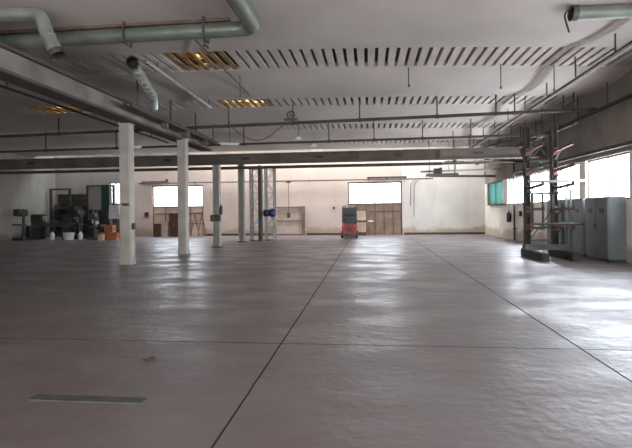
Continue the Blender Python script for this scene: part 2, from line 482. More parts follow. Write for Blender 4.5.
# ================================================================== gates in the back wall
def gate(n, x0, x1, panel, cols, rows):
    root = bpy.data.objects.new('door_%d' % n, None); COL.objects.link(root); root.location = ((x0 + x1) / 2, YB, 0); root['kind'] = 'structure'
    hw = (x1 - x0) / 2; ya, yb = .06, .14
    f = MB()
    f.b2(-hw, -hw + .09, ya, yb, 0, GH).b2(hw - .09, hw, ya, yb, 0, GH).b2(-hw, hw, ya, yb, GH - .1, GH)
    for z in rows: f.b2(-hw + .09, hw - .09, ya, yb, z - .035, z + .035)
    zt = rows[-1]
    for k in range(1, cols):
        xx = -hw + 2 * hw * k / cols; f.b2(xx - .03, xx + .03, ya, yb, 0, zt)
    f.b2(-.03, .03, ya, yb, zt, GH)
    f.build('door_frame', M['rust'] if n == 1 else M['brown_steel'], root)
    lv = [0] + rows
    for k in range(cols):
        for j in range(len(rows)):
            a = -hw + 2 * hw * k / cols - .02; b = -hw + 2 * hw * (k + 1) / cols + .02
            MB().b2(a, b, .09, .12, lv[j], lv[j + 1]).build('door_panel', panel[(k + j * 3) % len(panel)], root)
    for a, b in ((-hw + .09, -.03), (.03, hw - .09)):
        MB().b2(a, b, .095, .11, zt + .035, GH - .1).build('glass_pane', M['glass'], root)
    return root
gate(1, *G1, [M['gate_pale'], M['pink_board'], M['gate_pale']], 4, [1.55, 2.05])
gate(2, *G2, [M['gate_panel']], 6, [1.55, 2.1])

# framed hatch
h = bpy.data.objects.new('door_3', None); COL.objects.link(h); h.location = (-5.4, YB, 0); h['kind'] = 'structure'
f = MB().b2(-1.05, 1.02, -.16, 0, 1.86, 1.96).b2(-1.05, -.93, -.16, 0, 0, 1.86).b2(.86, 1.08, -.2, 0, 0, 1.98).b2(-.93, .86, -.1, 0, .94, 1.02).b2(-.93, .86, -.1, 0, 0, .1)
f.build('door_frame', M['hatch_frame'], h)
MB().b2(-.93, .86, -.05, 0, .1, .94).build('door_panel', M['gate_pale'], h)
MB().b2(-.93, .86, -.05, 0, 1.02, 1.86).build('door_panel', M['gate_pale'], h)

# ================================================================== columns and primary steel
def concrete_column(x, y, ztop, w, label, plate=False):
    t = thing('concrete_column', label, 'column', (x, y, 0), 0, 'concrete columns')
    MB().b2(-w / 2, w / 2, -w / 2, w / 2, 0, ztop, .025).build('shaft', M['concrete'], t)
    MB().b2(-w / 2 - .015, w / 2 + .015, -w / 2 - .015, w / 2 + .015, 0, .16, .01).build('base_collar', M['grey_steel'], t)
    MB().b2(-w / 2 - .015, w / 2 + .015, -w / 2 - .015, w / 2 + .015, ztop - .1, ztop, .01).build('bearing_head', M['concrete'], t)
    if plate:
        MB().b2(-.08, .15, -w / 2 - .02, -w / 2, 1.84, 1.93).build('sign_plate', M['dull_red'], t)
        s = MB().b2(w / 2, w / 2 + .07, -.06, .06, 1.1, 1.3)
        s.build('switch_box', M['dark_steel'], t)
concrete_column(-7.58, 14.4, 4.5, .34, 'pale concrete column nearest the camera, wider and tallest in the row', True)
concrete_column(-7.2, 18.05, 4.5, .33, 'pale concrete column second in the row, with a strap at its top')

def steel_column(x, y, ztop, label):
    t = thing('steel_column', label, 'column', (x, y, 0), 0, 'steel columns')
    s = MB().b2(-.15, -.11, -.15, .15, 0, ztop).b2(.11, .15, -.15, .15, 0, ztop).b2(-.11, .11, -.02, .02, 0, ztop)
    s.build('shaft', M['grey_steel'], t)
    MB().b2(-.2, .2, -.2, .2, 0, .04).build('base_plate', M['dark_steel'], t)
    return t
c3 = steel_column(-7.0, 21.6, 3.8, 'grey steel column with a switch box and hose on it')
c4 = steel_column(-6.88, 25.5, 4.5, 'grey steel column beside the lattice masts')
t = thing('switch_box', 'dark switch box strapped low on the grey steel column', 'electrical box', (-6.98, 21.36, 1.2))
MB().b2(-.24, .22, -.1, .08, 0, .3, .02).build('casing', M['dark_steel'], t)
MB().b2(-.18, -.02, -.12, -.1, .06, .24).build('cover', M['brown_steel'], t)
MB().cyl((.1, -.1, .16), (.1, -.15, .16), .04).build('knob', M['dull_red'], t)
t = thing('extinguisher', 'small dark extinguisher hanging on the right flange of the steel column', 'extinguisher', (-6.77, 21.5, 1.5))
MB().tube([(0, 0, 0), (0, 0, .04), (0, 0, .36), (0, 0, .42)], [.05, .07, .07, .03], 12).build('bottle', M['dark_steel'], t)
MB().cyl((0, 0, .42), (0, 0, .48), .025).build('valve', M['black'], t)
MB().tube(fillet([(0, 0, .46), (0, -.1, .46), (0, -.1, .15)], .05), .012, 6).build('hose', M['black'], t)

def lattice_mast(x, y, w, h, label, mt):
    t = thing('lattice_mast', label, 'mast', (x, y, 0), 0, 'lattice masts')
    for sx in (-1, 1):
        for sy_ in (-1, 1):
            MB().b2(sx * w / 2 - .04, sx * w / 2 + .04, sy_ * w / 2 - .04, sy_ * w / 2 + .04, 0, h).build('chord', mt, t)
    n = 6
    for k in range(n):
        z0, z1 = .1 + (h - .3) * k / n, .1 + (h - .3) * (k + 1) / n
        for sy_ in (-1, 1):
            s = 1 if k % 2 else -1
            MB().bar((-s * w / 2, sy_ * w / 2, z0), (s * w / 2, sy_ * w / 2, z1), .04).bar((-w / 2, sy_ * w / 2, z1), (w / 2, sy_ * w / 2, z1), .035).build('brace', mt, t)
        for sx in (-1, 1):
            s = 1 if k % 2 else -1
            MB().bar((sx * w / 2, -s * w / 2, z0), (sx * w / 2, s * w / 2, z1), .04).build('brace', mt, t)
    MB().b2(-w / 2 - .05, w / 2 + .05, -w / 2 - .05, w / 2 + .05, 0, .03).build('base_plate', M['dark_steel'], t)
lattice_mast(-6.35, 26.7, .55, 4.2, 'lattice steel mast close beside the grey steel column', M['grey_steel'])
lattice_mast(-5.58, 26.9, .5, 4.2, 'lattice steel mast to the right, with the blue motor on it', M['grey_steel'])
t = thing('solid_post', 'slim dark grey post standing between the two lattice masts', 'post', (-6.02, 26.12, 0))
MB().b2(-.07, .07, -.09, .09, 0, 4.2).build('shaft', M['beam'], t)
MB().b2(-.075, .075, -.095, .095, .9, 1.3).build('painted_band', M['navy'], t)
MB().b2(-.15, .15, -.15, .15, 0, .03).build('base_plate', M['dark_steel'], t)
t = thing('hoist_motor', 'dark blue motor and reel mounted on the right lattice mast', 'motor', (-5.5, 26.22, 1.55))
MB().tube([(-.32, 0, 0), (-.3, 0, 0), (.0, 0, 0), (.02, 0, 0)], [.16, .2, .2, .14], 18).build('drum', M['navy'], t)
MB().tube([(.02, 0, 0), (.1, 0, 0), (.22, 0, 0), (.34, 0, 0), (.36, 0, 0)], [.14, .25, .25, .18, .1], 18).build('housing', M['navy'], t)
MB().b2(-.3, .3, .2, .39, -.08, .08).build('bracket', M['dark_steel'], t)

# long girder on the column row, with its lower rail
g = thing('roof_girder', 'long dusty concrete girder running from the left foreground over the columns', 'girder', (-7.4, 8, 4.5))
MB().b2(-.2, .2, -13, 13.4, 0, .42, .02).build('web', M['girder'], g)
MB().b2(-.26, .28, -13, 13.4, .42, .5, .01).build('top_flange', M['beam'], g)
MB().b2(-.26, .26, -13, 13.4, -.07, 0, .01).build('bottom_flange', M['beam'], g)
# cable tray beside it
g = thing('cable_tray', 'cable tray with bundled cables along the column girder', 'cable tray', (-6.75, 12.9, 4.62))
MB().b2(-.13, .13, 0, 7.7, 0, .03).b2(-.13, -.11, 0, 7.7, .03, .12).b2(.11, .13, 0, 7.7, .03, .12).build('tray', M['beam'], g)
for k, (dx, rr) in enumerate(((-.07, .03), (0, .025), (.06, .035))):
    MB().tube([(dx + .02 * math.sin(i * 1.3 + k), i * .64, .06 + .015 * math.cos(i * 2 + k)) for i in range(13)], rr, 6).build('cable', M['black'] if k != 1 else M['grey_steel'], g)
for y in (.6, 3, 5.4, 7.5): MB().b2(-.02, .02, y - .02, y + .02, .12, .95).build('hanger', M['dark_steel'], g)
for i, (y, s, lb) in enumerate(((15.4, .2, 'grey junction box on the cable tray just past the first column'), (17.2, .26, 'larger junction box on the cable tray beside the second column'), (19.3, .22, 'junction box on the cable tray past the second column'))):
    t = thing('junction_box', lb, 'electrical box', (-6.75, y, 4.62 - s * .9), 0, 'junction boxes on the tray')
    MB().b2(-s / 2, s / 2, -s / 2, s / 2, 0, s * .9, .015).build('casing', M['dark_steel'] if i != 1 else M['brown_steel'], t)
    MB().b2(-s * .4, s * .4, -s / 2 - .012, -s / 2, .03, s * .8).build('lid', M['brown_steel'], t)

# big transverse beam
g = thing('crossbeam', 'deep dark steel beam crossing the whole hall below the ceiling', 'beam', (-7.4, 21.6, 3.82))
MB().b2(-14.9, 14.94, -.04, .04, .05, .43).build('web', M['crossbeam'], g)
MB().b2(-14.9, 14.94, -.16, .16, .42, .47).build('top_flange', M['crossbeam'], g)
MB().b2(-14.9, 14.94, -.16, .16, 0, .05).build('bottom_flange', M['crossbeam'], g)
for x in (-12, -8.8, -1.9, 1.8, 5.2, 8.7, 12.2): MB().b2(x - .17, x + .17, -.1, -.04, .2, .3).build('bracket', M['black'], g)
for x in (-10.5, -5, 3.4, 7, 10.5, 14): MB().b2(x - .012, x + .012, -.15, -.04, .05, .42).build('stiffener', M['crossbeam'], g)

# ================================================================== hanging rails and pipes
def rail(name, label, a, b, w, h, mt, hangers, cat='rail', pipe=False):
    t = thing(name, label, cat, a)
    A, B = Vector(a), Vector(b); d = B - A
    s = MB()
    if pipe: s.tube([(0, 0, 0), d], w, 10)
    else:
        s.bar((0, 0, 0), d, w, h * .3).bar((0, 0, h * .35), tuple(d + Vector((0, 0, h * .35))), w * .35, h * .5)
    s.build('rail_body' if not pipe else 'pipe_run', mt, t)
    for x in hangers:
        k = (x - A.x) / d.x if abs(d.x) > abs(d.y) else (x - A.y) / d.y
        p = d * k; top = ZC - A.z
        MB().b2(p.x - .02, p.x + .02, p.y - .02, p.y + .02, p.z + .02, top).b2(p.x - .06, p.x + .06, p.y - .05, p.y + .05, p.z - .04, p.z + .09).build('hanger', mt, t)
    return t
rail('hanging_rail', 'nearer dark rail hung across the hall on thin rods', (-22.4, 19.0, 4.85), (7.5, 16.75, 4.85), .12, .14, M['beam'],
     (-17, -12.5, -9.4, -5.25, -2.75, -.3, 2.4, 4.35, 4.95, 6.8))
rail('hanging_rail', 'farther dark rail hung just in front of the deep crossbeam', (-22.4, 21.0, 4.55), (6.2, 20.8, 4.66), .12, .12, M['beam'],
     (-19, -15, -11.5, -8.3, -5.5, -1.7, .25, 2.3, 4.3))
rail('pipe', 'thin dark pipe running just under and behind the deep crossbeam', (-22.4, 22.3, 3.72), (3.3, 22.3, 3.72), .075, 0, M['beam'], (), 'pipe', True)
t = thing('wall_pipe', 'thin brown pipe along the back wall above both gates', 'pipe', (-16, 32.1, 3.7))
MB().tube([(0, 0, 0), (20.2, 0, -.02)], .04, 8).build('pipe_run', M['brown_steel'], t)
for x in (.3, 4, 8, 12, 16, 19.8): MB().b2(x - .04, x + .04, 0, .29, -.05, .05).build('bracket', M['dark_steel'], t)
t = thing('gate_track', 'dark sliding track above the right-hand gate', 'track', (-.1, 32.33, 3.78))
MB().b2(0, 2.6, -.06, .06, 0, .1).build('track_body', M['dark_steel'], t)
for x in (.1, 1.3, 2.5): MB().b2(x - .05, x + .05, -.07, .06, -.04, 0).build('bracket', M['dark_steel'], t)
t = thing('gate_track', 'brown track with a bracket above the left-hand gate', 'track', (-15.9, 32.33, 3.78))
MB().b2(0, 1.9, -.06, .06, 0, .08).build('track_body', M['brown_steel'], t)
MB().b2(1.75, 1.9, -.06, .06, .08, .22).build('bracket', M['brown_steel'], t)

# fluted long pipe towards the vanishing point, thin conduits, hanging rods
t = thing('pipe', 'pale thin pipe under the ceiling to the right of the open-ended duct', 'pipe', (-5.44, 11.3, 5.36))
MB().tube([(0, 0, 0), (-.15, 5.3, 0)], .05, 10).build('pipe_run', M['galv'], t)
for y in (.8, 4.9): MB().b2(-.06, -.04, y - .01, y + .01, .04, .22).build('hanger', M['dark_steel'], t)
tag(MB().tube([(-3.75, 9.7, 5.40), (-3.8, 15.2, 5.40)], .018, 6).build('conduit', M['beam']), 'thin dark conduit along the ceiling below the amber roof patch', 'conduit')
t = thing('conduit', 'thin dark conduit to the left of the column girder', 'conduit', (-8.9, 9, 4.75))
MB().tube([(0, 0, 0), (0, 11.6, 0)], .03, 6).build('conduit_run', M['beam'], t)
for y in (2, 5.8, 10): MB().b2(-.01, .01, y - .01, y + .01, .03, .75).build('hanger', M['beam'], t)

rod_spots = [(1.14, 13.6, .5, 'thin rod hanging alone from the ceiling near the middle of the hall'), (3.62, 13.6, .65, 'thin rod hanging from the ceiling left of the rack top'),
             (5.12, 13.9, .7, 'thin rod hanging beside the slanted right-hand rail'), (-3.65, 13.5, .62, 'thin rod hanging below the left roof strip, right of the bent ducts')]
for x, y, l, lb in rod_spots:
    t = thing('hanging_rod', lb, 'rod', (x, y, ZC - l - .02), 0, 'rods hanging from the ceiling')
    MB().cyl((0, 0, 0), (0, 0, l), .013, 6).build('rod', M['beam'], t)
    MB().cyl((0, 0, -.03), (0, 0, .03), .03, 8).build('end_nut', M['dark_steel'], t)

# ring shaped trolley on the nearer rail and the slack cable
t = thing('trolley', 'small dark wheel-shaped trolley riding the nearer hanging rail', 'trolley', (-2.83, 17.53, 5.175))
MB().torus((0, 0, 0), .13, .035, rot3(PI / 2)).build('wheel', M['dark_steel'], t)
MB().cyl((0, -.05, 0), (0, .05, 0), .04).build('hub', M['dark_steel'], t)
MB().b2(-.25, .25, -.04, .04, -.2, -.12).build('carriage', M['dark_steel'], t)
pts = [(-5.1 + 1.95 * i / 16, 17.7 - .147 * i / 16, 4.84 - .52 * math.sin(PI * i / 16)) for i in range(17)]
pts = [(x_, y_, z_ - .03) for x_, y_, z_ in pts]
tag(MB().tube(pts, .013, 6).build('slack_cable', M['black']), 'slack dark cable drooping between two rods below the nearer rail', 'cable')
for x, y, z, lb in ((-2.9, 19.9, 4.65, 'white pendant lamp hanging under the ceiling, the higher of two'), (-2.3, 20.3, 4.38, 'white pendant lamp just above the deep crossbeam, the lower of two')):
    t = thing('pendant_lamp', lb, 'lamp', (x, y, z), 0, 'white pendant lamps')
    MB().tube([(0, 0, 0), (0, 0, .06), (0, 0, .12)], [.16, .13, .03], 16, caps='b').build('shade', M['white'], t)
    MB().cyl((0, 0, .1), (0, 0, ZC - z - .02), .01, 6).build('cord', M['black'], t)
for x, y, z, lb in ((-9.0, 17.4, 4.1, 'long white tube lamp seen between the first two columns'), (-5.8, 19.7, 4.45, 'long white tube lamp just right of the second column')):
    t = thing('tube_lamp', lb, 'lamp', (x, y, z), .3, 'hanging tube lamps')
    MB().b2(-.4, .4, -.07, .07, .03, .08, .01).build('housing', M['white'], t)
    MB().cyl((-.37, 0, 0), (.37, 0, 0), .02, 8).build('tube', M['white'], t)
    MB().b2(-.01, .01, -.01, .01, .08, ZC - z).build('hanger', M['dark_steel'], t)

# ================================================================== ventilation ducts
def seams(mb_path, r, mt, parent, every=1.0):
    P = [Vector(p) for p in mb_path]; acc = 0
    for i in range(1, len(P)):
        L = (P[i] - P[i - 1]).length; d = (P[i] - P[i - 1]).normalized()
        q = every - acc
        while q < L:
            c = P[i - 1] + d * q
            MB().cyl(c - d * .015, c + d * .015, r * 1.06, 20).build('seam_band', mt, parent); q += every
        acc = (acc + L) % every

t = thing('ventilation_duct', 'thick grey-green duct crossing at top left and bending towards the camera', 'duct', (-2.2, 9.3, 5.22))
path = fillet([(-8.5, 0, -.02), (0, 0, .02), (0, -8.5, .02)], .32, 8)
MB().tube(path, [.15] * 9 + [.165] * 1 + [.2] * (len(path) - 10), 24).build('duct_body', M['green_duct'], t)
seams([(-8.5, 0, -.02), (-.4, 0, .02)], .15, M['green_duct'], t, 2.2)
seams([(0, -.6, .02), (0, -8, .02)], .2, M['green_duct'], t, 1.6)
for x in (-6.6, -2.65, -1.0): MB().b2(x - .02, x + .02, -.17, -.15, -.17, .37).b2(x - .02, x + .02, .15, .17, -.17, .37).b2(x - .02, x + .02, -.17, .17, -.19, -.17).build('hanger', M['dark_steel'], t)
MB().b2(-8.5, -.5, -.07, .07, .17, .23).build('support_rail', M['brown_steel'], t)
t = thing('bracket_hook', 'small dark hook fixed under the bend of the thick duct', 'hook', (-3.25, 9.35, 4.9))
MB().torus((0, 0, 0), .07, .022, rot3(PI / 2), arc=PI * 1.5).build('hook', M['dark_steel'], t)
MB().b2(-.02, .02, -.02, .02, .05, .16).build('stem', M['dark_steel'], t)

def open_duct(label, pts, r, mt, fr, name='ventilation_duct', neck=None):
    t = thing(name, label, 'duct', pts[0])
    P = [Vector(p) - Vector(pts[0]) for p in pts]; path = fillet(P, fr, 8)
    MB().tube(path, r, 24, caps='b').build('duct_body', mt, t)
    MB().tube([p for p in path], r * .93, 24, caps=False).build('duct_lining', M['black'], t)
    d = (P[1] - P[0]).normalized()
    MB().tube([-d * .01, d * .1], r * 1.12, 24, caps=False).build('collar', M['dark_steel'], t)
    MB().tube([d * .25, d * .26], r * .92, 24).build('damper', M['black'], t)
    return t, P
t, P = open_duct('silver duct with a dark open end pointing at the camera', [(-5.62, 11.0, 5.24), (-6.72, 14.5, 5.3), (-6.8, 14.7, 4.95)], .135, M['galv'], .2)
seams(P[:2], .135, M['galv'], t, .5)
MB().b2(-.7, -.66, 1.9, 1.94, .15, .34).build('hanger', M['dark_steel'], t)
t, P = open_duct('silver duct dropping from the far top left corner with its open end down', [(-5.62, 8.2, 4.5), (-5.86, 8.2, 4.98), (-5.95, 8.2, 5.28), (-9.5, 8.0, 5.35)], .125, M['galv'], .25)
seams(P[:2], .125, M['galv'], t, .2)
t, P = open_duct('short duct with a dark open end at the far top right of the ceiling', [(3.9, 9.7, 5.35), (5.2, 9.75, 5.36), (7.54, 9.75, 5.36)], .13, M['green_duct'], .2)
tag(MB().tube(fillet([(3.86, 9.55, 5.45), (3.72, 9.6, 5.3), (3.82, 9.6, 4.95)], .12), .018, 6).build('dangling_cable', M['black']), 'short cable curling down beside the top right duct end', 'cable')

# ================================================================== right-hand rails and service runs
def slanted(label, a, b, w, name='conduit_rail'):
    t = thing(name, label, 'rail', a); d = Vector(b) - Vector(a)
    MB().bar((0, 0, 0), d, w, .05).build('rail_body', M['beam'], t)
    MB().bar((w * 1.5, 0, .05), d + Vector((w * 1.5, 0, .05)), .04, .04).build('conduit', M['grey_steel'], t)
    n = int(d.length / 2.2)
    for i in range(n + 1):
        p = d * ((i + .35) / (n + 1))
        MB().b2(p.x - .015, p.x + .015, p.y - .015, p.y + .015, .03, ZC - a[2]).build('hanger', M['beam'], t)
    return t
slanted('long rail running away from the top right corner under the ceiling', (5.45, 8.5, 5.04), (5.45, 27, 4.9), .09)
slanted('rail with conduits running high along the right-hand wall', (7.3, 8.5, 4.75), (7.3, 31.8, 4.7), .2)
t = thing('wall_rail', 'thick brown rail fixed to the wall just above the right-hand window row', 'rail', (7.45, 8.5, 3.38))
MB().bar((0, 0, .06), (0, 17, .12), .14, .1).build('rail_body', M['beam'], t)
for y in (1, 5, 9, 13, 16.5): MB().b2(.05, .1, y - .05, y + .05, 0, .2).build('bracket', M['dark_steel'], t)
rail('service_pipe', 'dark pipe cutting across the corner from the black ball towards the right wall', (4.4, 27.0, 4.62), (6.4, 22.0, 4.64), .05, 0, M['beam'], (25.2,), 'pipe', True)
slanted('lower rail running behind the rack top towards the far right corner', (6.75, 16.8, 4.4), (6.7, 31, 4.42), .1)
rail('service_pipe', 'dark pipe crossing to the right wall behind the rack at mid height', (3.3, 24.5, 3.92), (7.5, 24.5, 3.95), .06, 0, M['beam'], (4.2, 6.4), 'pipe', True)
rail('service_pipe', 'grey pipe crossing to the right wall just in front of the far corner', (3.0, 28.4, 3.85), (7.5, 28.4, 3.9), .06, 0, M['grey_steel'], (4.6, 6.9), 'pipe', True)
rail('service_pipe', 'thin pale pipe crossing highest near the far right corner', (4.2, 27.4, 4.3), (7.5, 27.4, 4.3), .045, 0, M['grey_steel'], (5.9,), 'pipe', True)
rail('service_pipe', 'dark pipe running below the other crossing pipes at far right', (3.6, 29.6, 3.68), (7.5, 29.6, 3.6), .07, 0, M['dark_steel'], (5.2, 6.9), 'pipe', True)
t = thing('ledge_tray', 'short dark ledge tray hanging high near the far right corner', 'tray', (3.25, 28.0, 3.55))
MB().b2(0, 1.8, -.2, .2, 0, .05).b2(0, 1.8, -.2, -.17, .05, .14).build('tray', M['dark_steel'], t)
for x in (.2, 1.6): MB().b2(x - .02, x + .02, -.02, .02, .05, 2.06).build('hanger', M['dark_steel'], t)
t = thing('service_motor', 'dark motor unit sitting on the high ledge tray', 'motor', (3.9, 28.0, 3.61))
MB().cyl((-.2, 0, .22), (.15, 0, .22), .16).build('drum', M['machine_grey'], t)
MB().b2(-.25, .25, -.15, .15, 0, .1).build('foot', M['dark_steel'], t)
MB().b2(.1, .26, -.1, .1, .1, .42).build('gearbox', M['dark_steel'], t)
t = thing('float_ball', 'small round black ball on the service pipes at far right', 'ball', (4.75, 27.22, 4.32))
MB().ell((0, 0, 0), (.1, .1, .1)).build('ball', M['black'], t)
MB().tube([(-.5, .13, -.02), (0, 0, 0), (.5, .13, -.02)], .03, 6).build('arm', M['dark_steel'], t)

for x, z0, lb in ((2.75, 1.9, 'shorter cable hanging on the back wall right of the gate'), (2.97, 1.2, 'longer cable hanging on the back wall right of the gate')):
    tag(MB().tube(fillet([(x + .35, 32.38, 3.64), (x + .02, 32.38, 3.4), (x, 32.38, z0)], .2), .018, 6).build('hanging_cable', M['brown_steel']), lb, 'cable')
t = thing('control_pendant', 'small control box hanging on a long cord in front of the hatch', 'control box', (-5.4, 32.05, 1.2))
MB().b2(-.1, .1, -.06, .06, 0, .34, .02).build('casing', M['brown_steel'], t)
MB().cyl((0, 0, .34), (0, 0, 2.4), .018, 6).build('cord', M['dark_steel'], t)
MB().b2(-.16, .16, -.06, .06, 2.36, 2.52).build('trolley', M['brown_steel'], t)

# small fittings on the walls
for x, z, s, lb in ((-14.6 - 1.0, 1.35, .14, 'small switch box on the back wall left of the left gate'), (-3.05 + .7, 1.75, .07, 'tiny dark socket on the back wall left of the forklift')):
    t = thing('wall_switch', lb, 'switch', (x, YB - .04, z))
    MB().b2(-s, s, -.04, .04, 0, s * 2.4, .01).build('casing', M['wood'], t)
    MB().b2(-s * .5, s * .5, -.06, -.04, s * .6, s * 1.6).build('button_plate', M['dark_steel'], t)
t = thing('wall_extinguisher', 'oval dark extinguisher on the right wall below the teal window', 'extinguisher', (7.42, 26.6, .92))
MB().tube([(0, 0, 0), (0, 0, .05), (0, 0, .45), (0, 0, .54)], [.08, .12, .12, .04], 14).build('bottle', M['dark_steel'], t)
MB().cyl((0, 0, .54), (0, 0, .62), .03).build('valve', M['black'], t)
t = thing('wall_switch', 'dark switch on the right wall beside the downpipe', 'switch', (7.5, 24.9, 1.25))
MB().b2(-.05, .05, -.1, .1, 0, .26, .01).build('casing', M['black'], t)
MB().b2(-.07, -.05, -.04, .04, .08, .18).build('button_plate', M['grey_steel'], t)
t = thing('downpipe', 'dark vertical pipe on the right wall between extinguisher and switch', 'pipe', (7.44, 25.7, 0))
MB().cyl((0, 0, 0), (0, 0, 4.6), .05, 10).build('pipe_run', M['dark_steel'], t)
for z in (.6, 1.8, 3.4): MB().b2(-.07, .1, -.07, .07, z, z + .05).build('clamp', M['dark_steel'], t)
tag(MB().b2(7.36, 7.54, 27.0, 31.2, 1.87, 1.93).build('pipe_shelf', M['beam']), 'dark ledge along the right wall under the teal window', 'ledge')

# ================================================================== forklift
F = thing('forklift', 'red and black forklift truck parked near the right-hand gate', 'forklift', (-1.18, 28.9, 0))
MB().b2(-.44, .44, -.35, .35, .2, .86, .07).build('counterweight', M['red'], F)
MB().b2(-.46, .46, -.36, .9, .1, .3, .03).build('chassis', M['dark_steel'], F)
MB().cyl((0, -.36, .52), (0, -.39, .52), .17, 20).build('round_cover', M['dull_red'], F)
for x in (-.33, .33): MB().b2(x - .06, x + .06, -.38, -.34, .68, .78, .01).build('rear_light', M['orange'], F)
MB().b2(-.42, .42, -.3, .3, .86, 1.0, .03).build('hood', M['dark_steel'], F)
s = MB().b2(-.3, .3, -.22, .2, 1.0, 1.1, .03).b2(-.3, .3, -.28, -.16, 1.08, 1.5, .04)
s.build('seat', M['black'], F)
for sx in (-1, 1):
    MB().bar((sx * .4, -.3, .95), (sx * .38, -.25, 1.86), .06).build('guard_post', M['dark_steel'], F)
    MB().bar((sx * .4, .55, .5), (sx * .38, .45, 1.86), .06).build('guard_post', M['dark_steel'], F)
    for y, r_ in ((-.1, .2), (.7, .22)):
        wq = MB().tube([(sx * .36, y, r_), (sx * .38, y, r_), (sx * .49, y, r_), (sx * .5, y, r_)], [r_ * .8, r_, r_, r_ * .8], 20).build('wheel', M['black'], F)
        MB().cyl((sx * .5, y, r_), (sx * .515, y, r_), r_ * .5, 14).build('wheel_hub', M['red'], wq)
    MB().b2(sx * .3 - .05, sx * .3 + .05, .82, .94, .1, 1.95).build('mast_rail', M['dark_steel'], F)
    MB().b2(sx * .22 - .06, sx * .22 + .06, .98, 2.0, .06, .11).build('fork', M['black'], F)
s = MB().b2(-.36, .36, -.3, .5, 1.86, 1.92)
for k in range(5): s.b2(-.34, .34, -.25 + k * .16, -.2 + k * .16, 1.92, 1.96)
s.build('overhead_guard', M['grey_steel'], F)
MB().b2(-.35, .35, .94, 1.0, .2, .7).b2(-.35, .35, .84, .92, 1.4, 1.5).build('fork_carriage', M['dark_steel'], F)
MB().cyl((-.0, .88, .2), (0, .88, 1.5), .04, 10).build('lift_cylinder', M['grey_steel'], F)
sw = MB().torus((0, .35, 1.28), .15, .02, rot3(.5)); sw.bar((0, .38, .9), (0, .35, 1.28), .04).build('steering_wheel', M['black'], F)
MB().b2(-.38, .38, -.4, -.28, .98, 1.3, .05).build('rear_pad', M['machine_grey'], F)
MB().b2(-.32, .32, -.34, -.26, 1.28, 1.44, .03).build('backrest', M['black'], F)
MB().b2(-.41, .41, -.36, -.24, 1.42, 1.8, .055).build('guard_panel', M['machine_grey'], F)

# boxes by the right-hand gate
def carton(x, y, z, sx, sy_, sz, mt, label, group='boxes by the right gate', name='box'):
    t = thing(name, label, 'box', (x, y, z), 0, group)
    MB().b2(-sx / 2, sx / 2, -sy_ / 2, sy_ / 2, 0, sz, .01).build('body', mt, t)
    MB().b2(-sx / 2 - .01, sx / 2 + .01, -sy_ / 2 - .01, sy_ / 2 + .01, sz - .07, sz + .01, .005).build('lid', mt, t)
carton(-.5, 31.9, .0, .62, .5, .2, M['wood'], 'flat dark base box under the cream boxes by the right gate')
carton(-.5, 31.9, .22, .6, .45, .62, M['pink_board'], 'pinkish box right of the forklift, lower of the two')
carton(-.5, 31.9, .86, .56, .4, .12, M['brown_steel'], 'thin brown box between the pinkish and the cream box')
carton(-.5, 31.9, 1.0, .58, .42, .6, M['cream'], 'cream box right of the forklift, topmost of its stack')
t = thing('work_trestle', 'low brown trestle standing right of the cream boxes', 'trestle', (.15, 31.9, 0), 0)
MB().b2(-.28, .28, -.2, .2, .84, .88).build('top', M['brown_steel'], t)
for sx in (-1, 1):
    for q in (-1, 1): MB().bar((sx * .22, q * .18, 0), (sx * .2, q * .14, .84), .04).build('leg', M['brown_steel'], t)
t = thing('folded_cloth', 'small white folded cloth on the low brown trestle', 'cloth', (.1, 31.85, .885))
MB().b2(-.2, .2, -.12, .12, 0, .06, .02).build('lower_fold', M['white'], t)
MB().b2(-.15, .15, -.1, .1, .06, .1, .015).build('upper_fold', M['white'], t)

# things in front of the left-hand gate
carton(-14.4, 31.6, 0, .5, .5, .88, M['wood'], 'dark brown crate at the left end of the left gate', 'boxes by the left gate')
carton(-13.9, 31.65, 0, .44, .4, .52, M['gate_pale'], 'beige box beside the dark brown crate, lower of two', 'boxes by the left gate')
carton(-13.9, 31.65, .54, .42, .38, .45, M['cream'], 'beige box beside the dark brown crate, topmost of two', 'boxes by the left gate')
t = thing('tall_cabinet', 'tall reddish brown cabinet in front of the left gate', 'cabinet', (-13.25, 31.7, 0))
MB().b2(-.33, .33, -.22, .22, 0, 1.6, .01).build('body', M['wood'], t)
for sx in (-1, 1):
    d = MB().b2(min(0, sx * .31) + .01, max(0, sx * .31) - .01, -.245, -.22, .06, 1.55).build('door', M['wood'], t)
    MB().b2(sx * .04 - .01, sx * .04 + .01, -.27, -.245, .75, .9).build('handle', M['grey_steel'], d)
t = thing('steel_trestle', 'rusty steel trestle frame behind the second column by the left gate', 'trestle', (-11.9, 31.6, 0))
MB().bar((-.6, 0, 1.55), (.7, 0, 1.6), .08).build('top_bar', M['rust'], t)
for x in (-.5, .1, .6):
    for q in (-1, 1): MB().bar((x + q * .22, q * .25, 0), (x, 0, 1.55), .05).build('leg', M['rust'], t)
MB().bar((-.6, .1, .9), (.7, .1, .85), .05).build('rail', M['rust'], t)
MB().bar((-.4, -.15, .6), (.6, .1, 1.2), .05).build('brace', M['rust'], t)

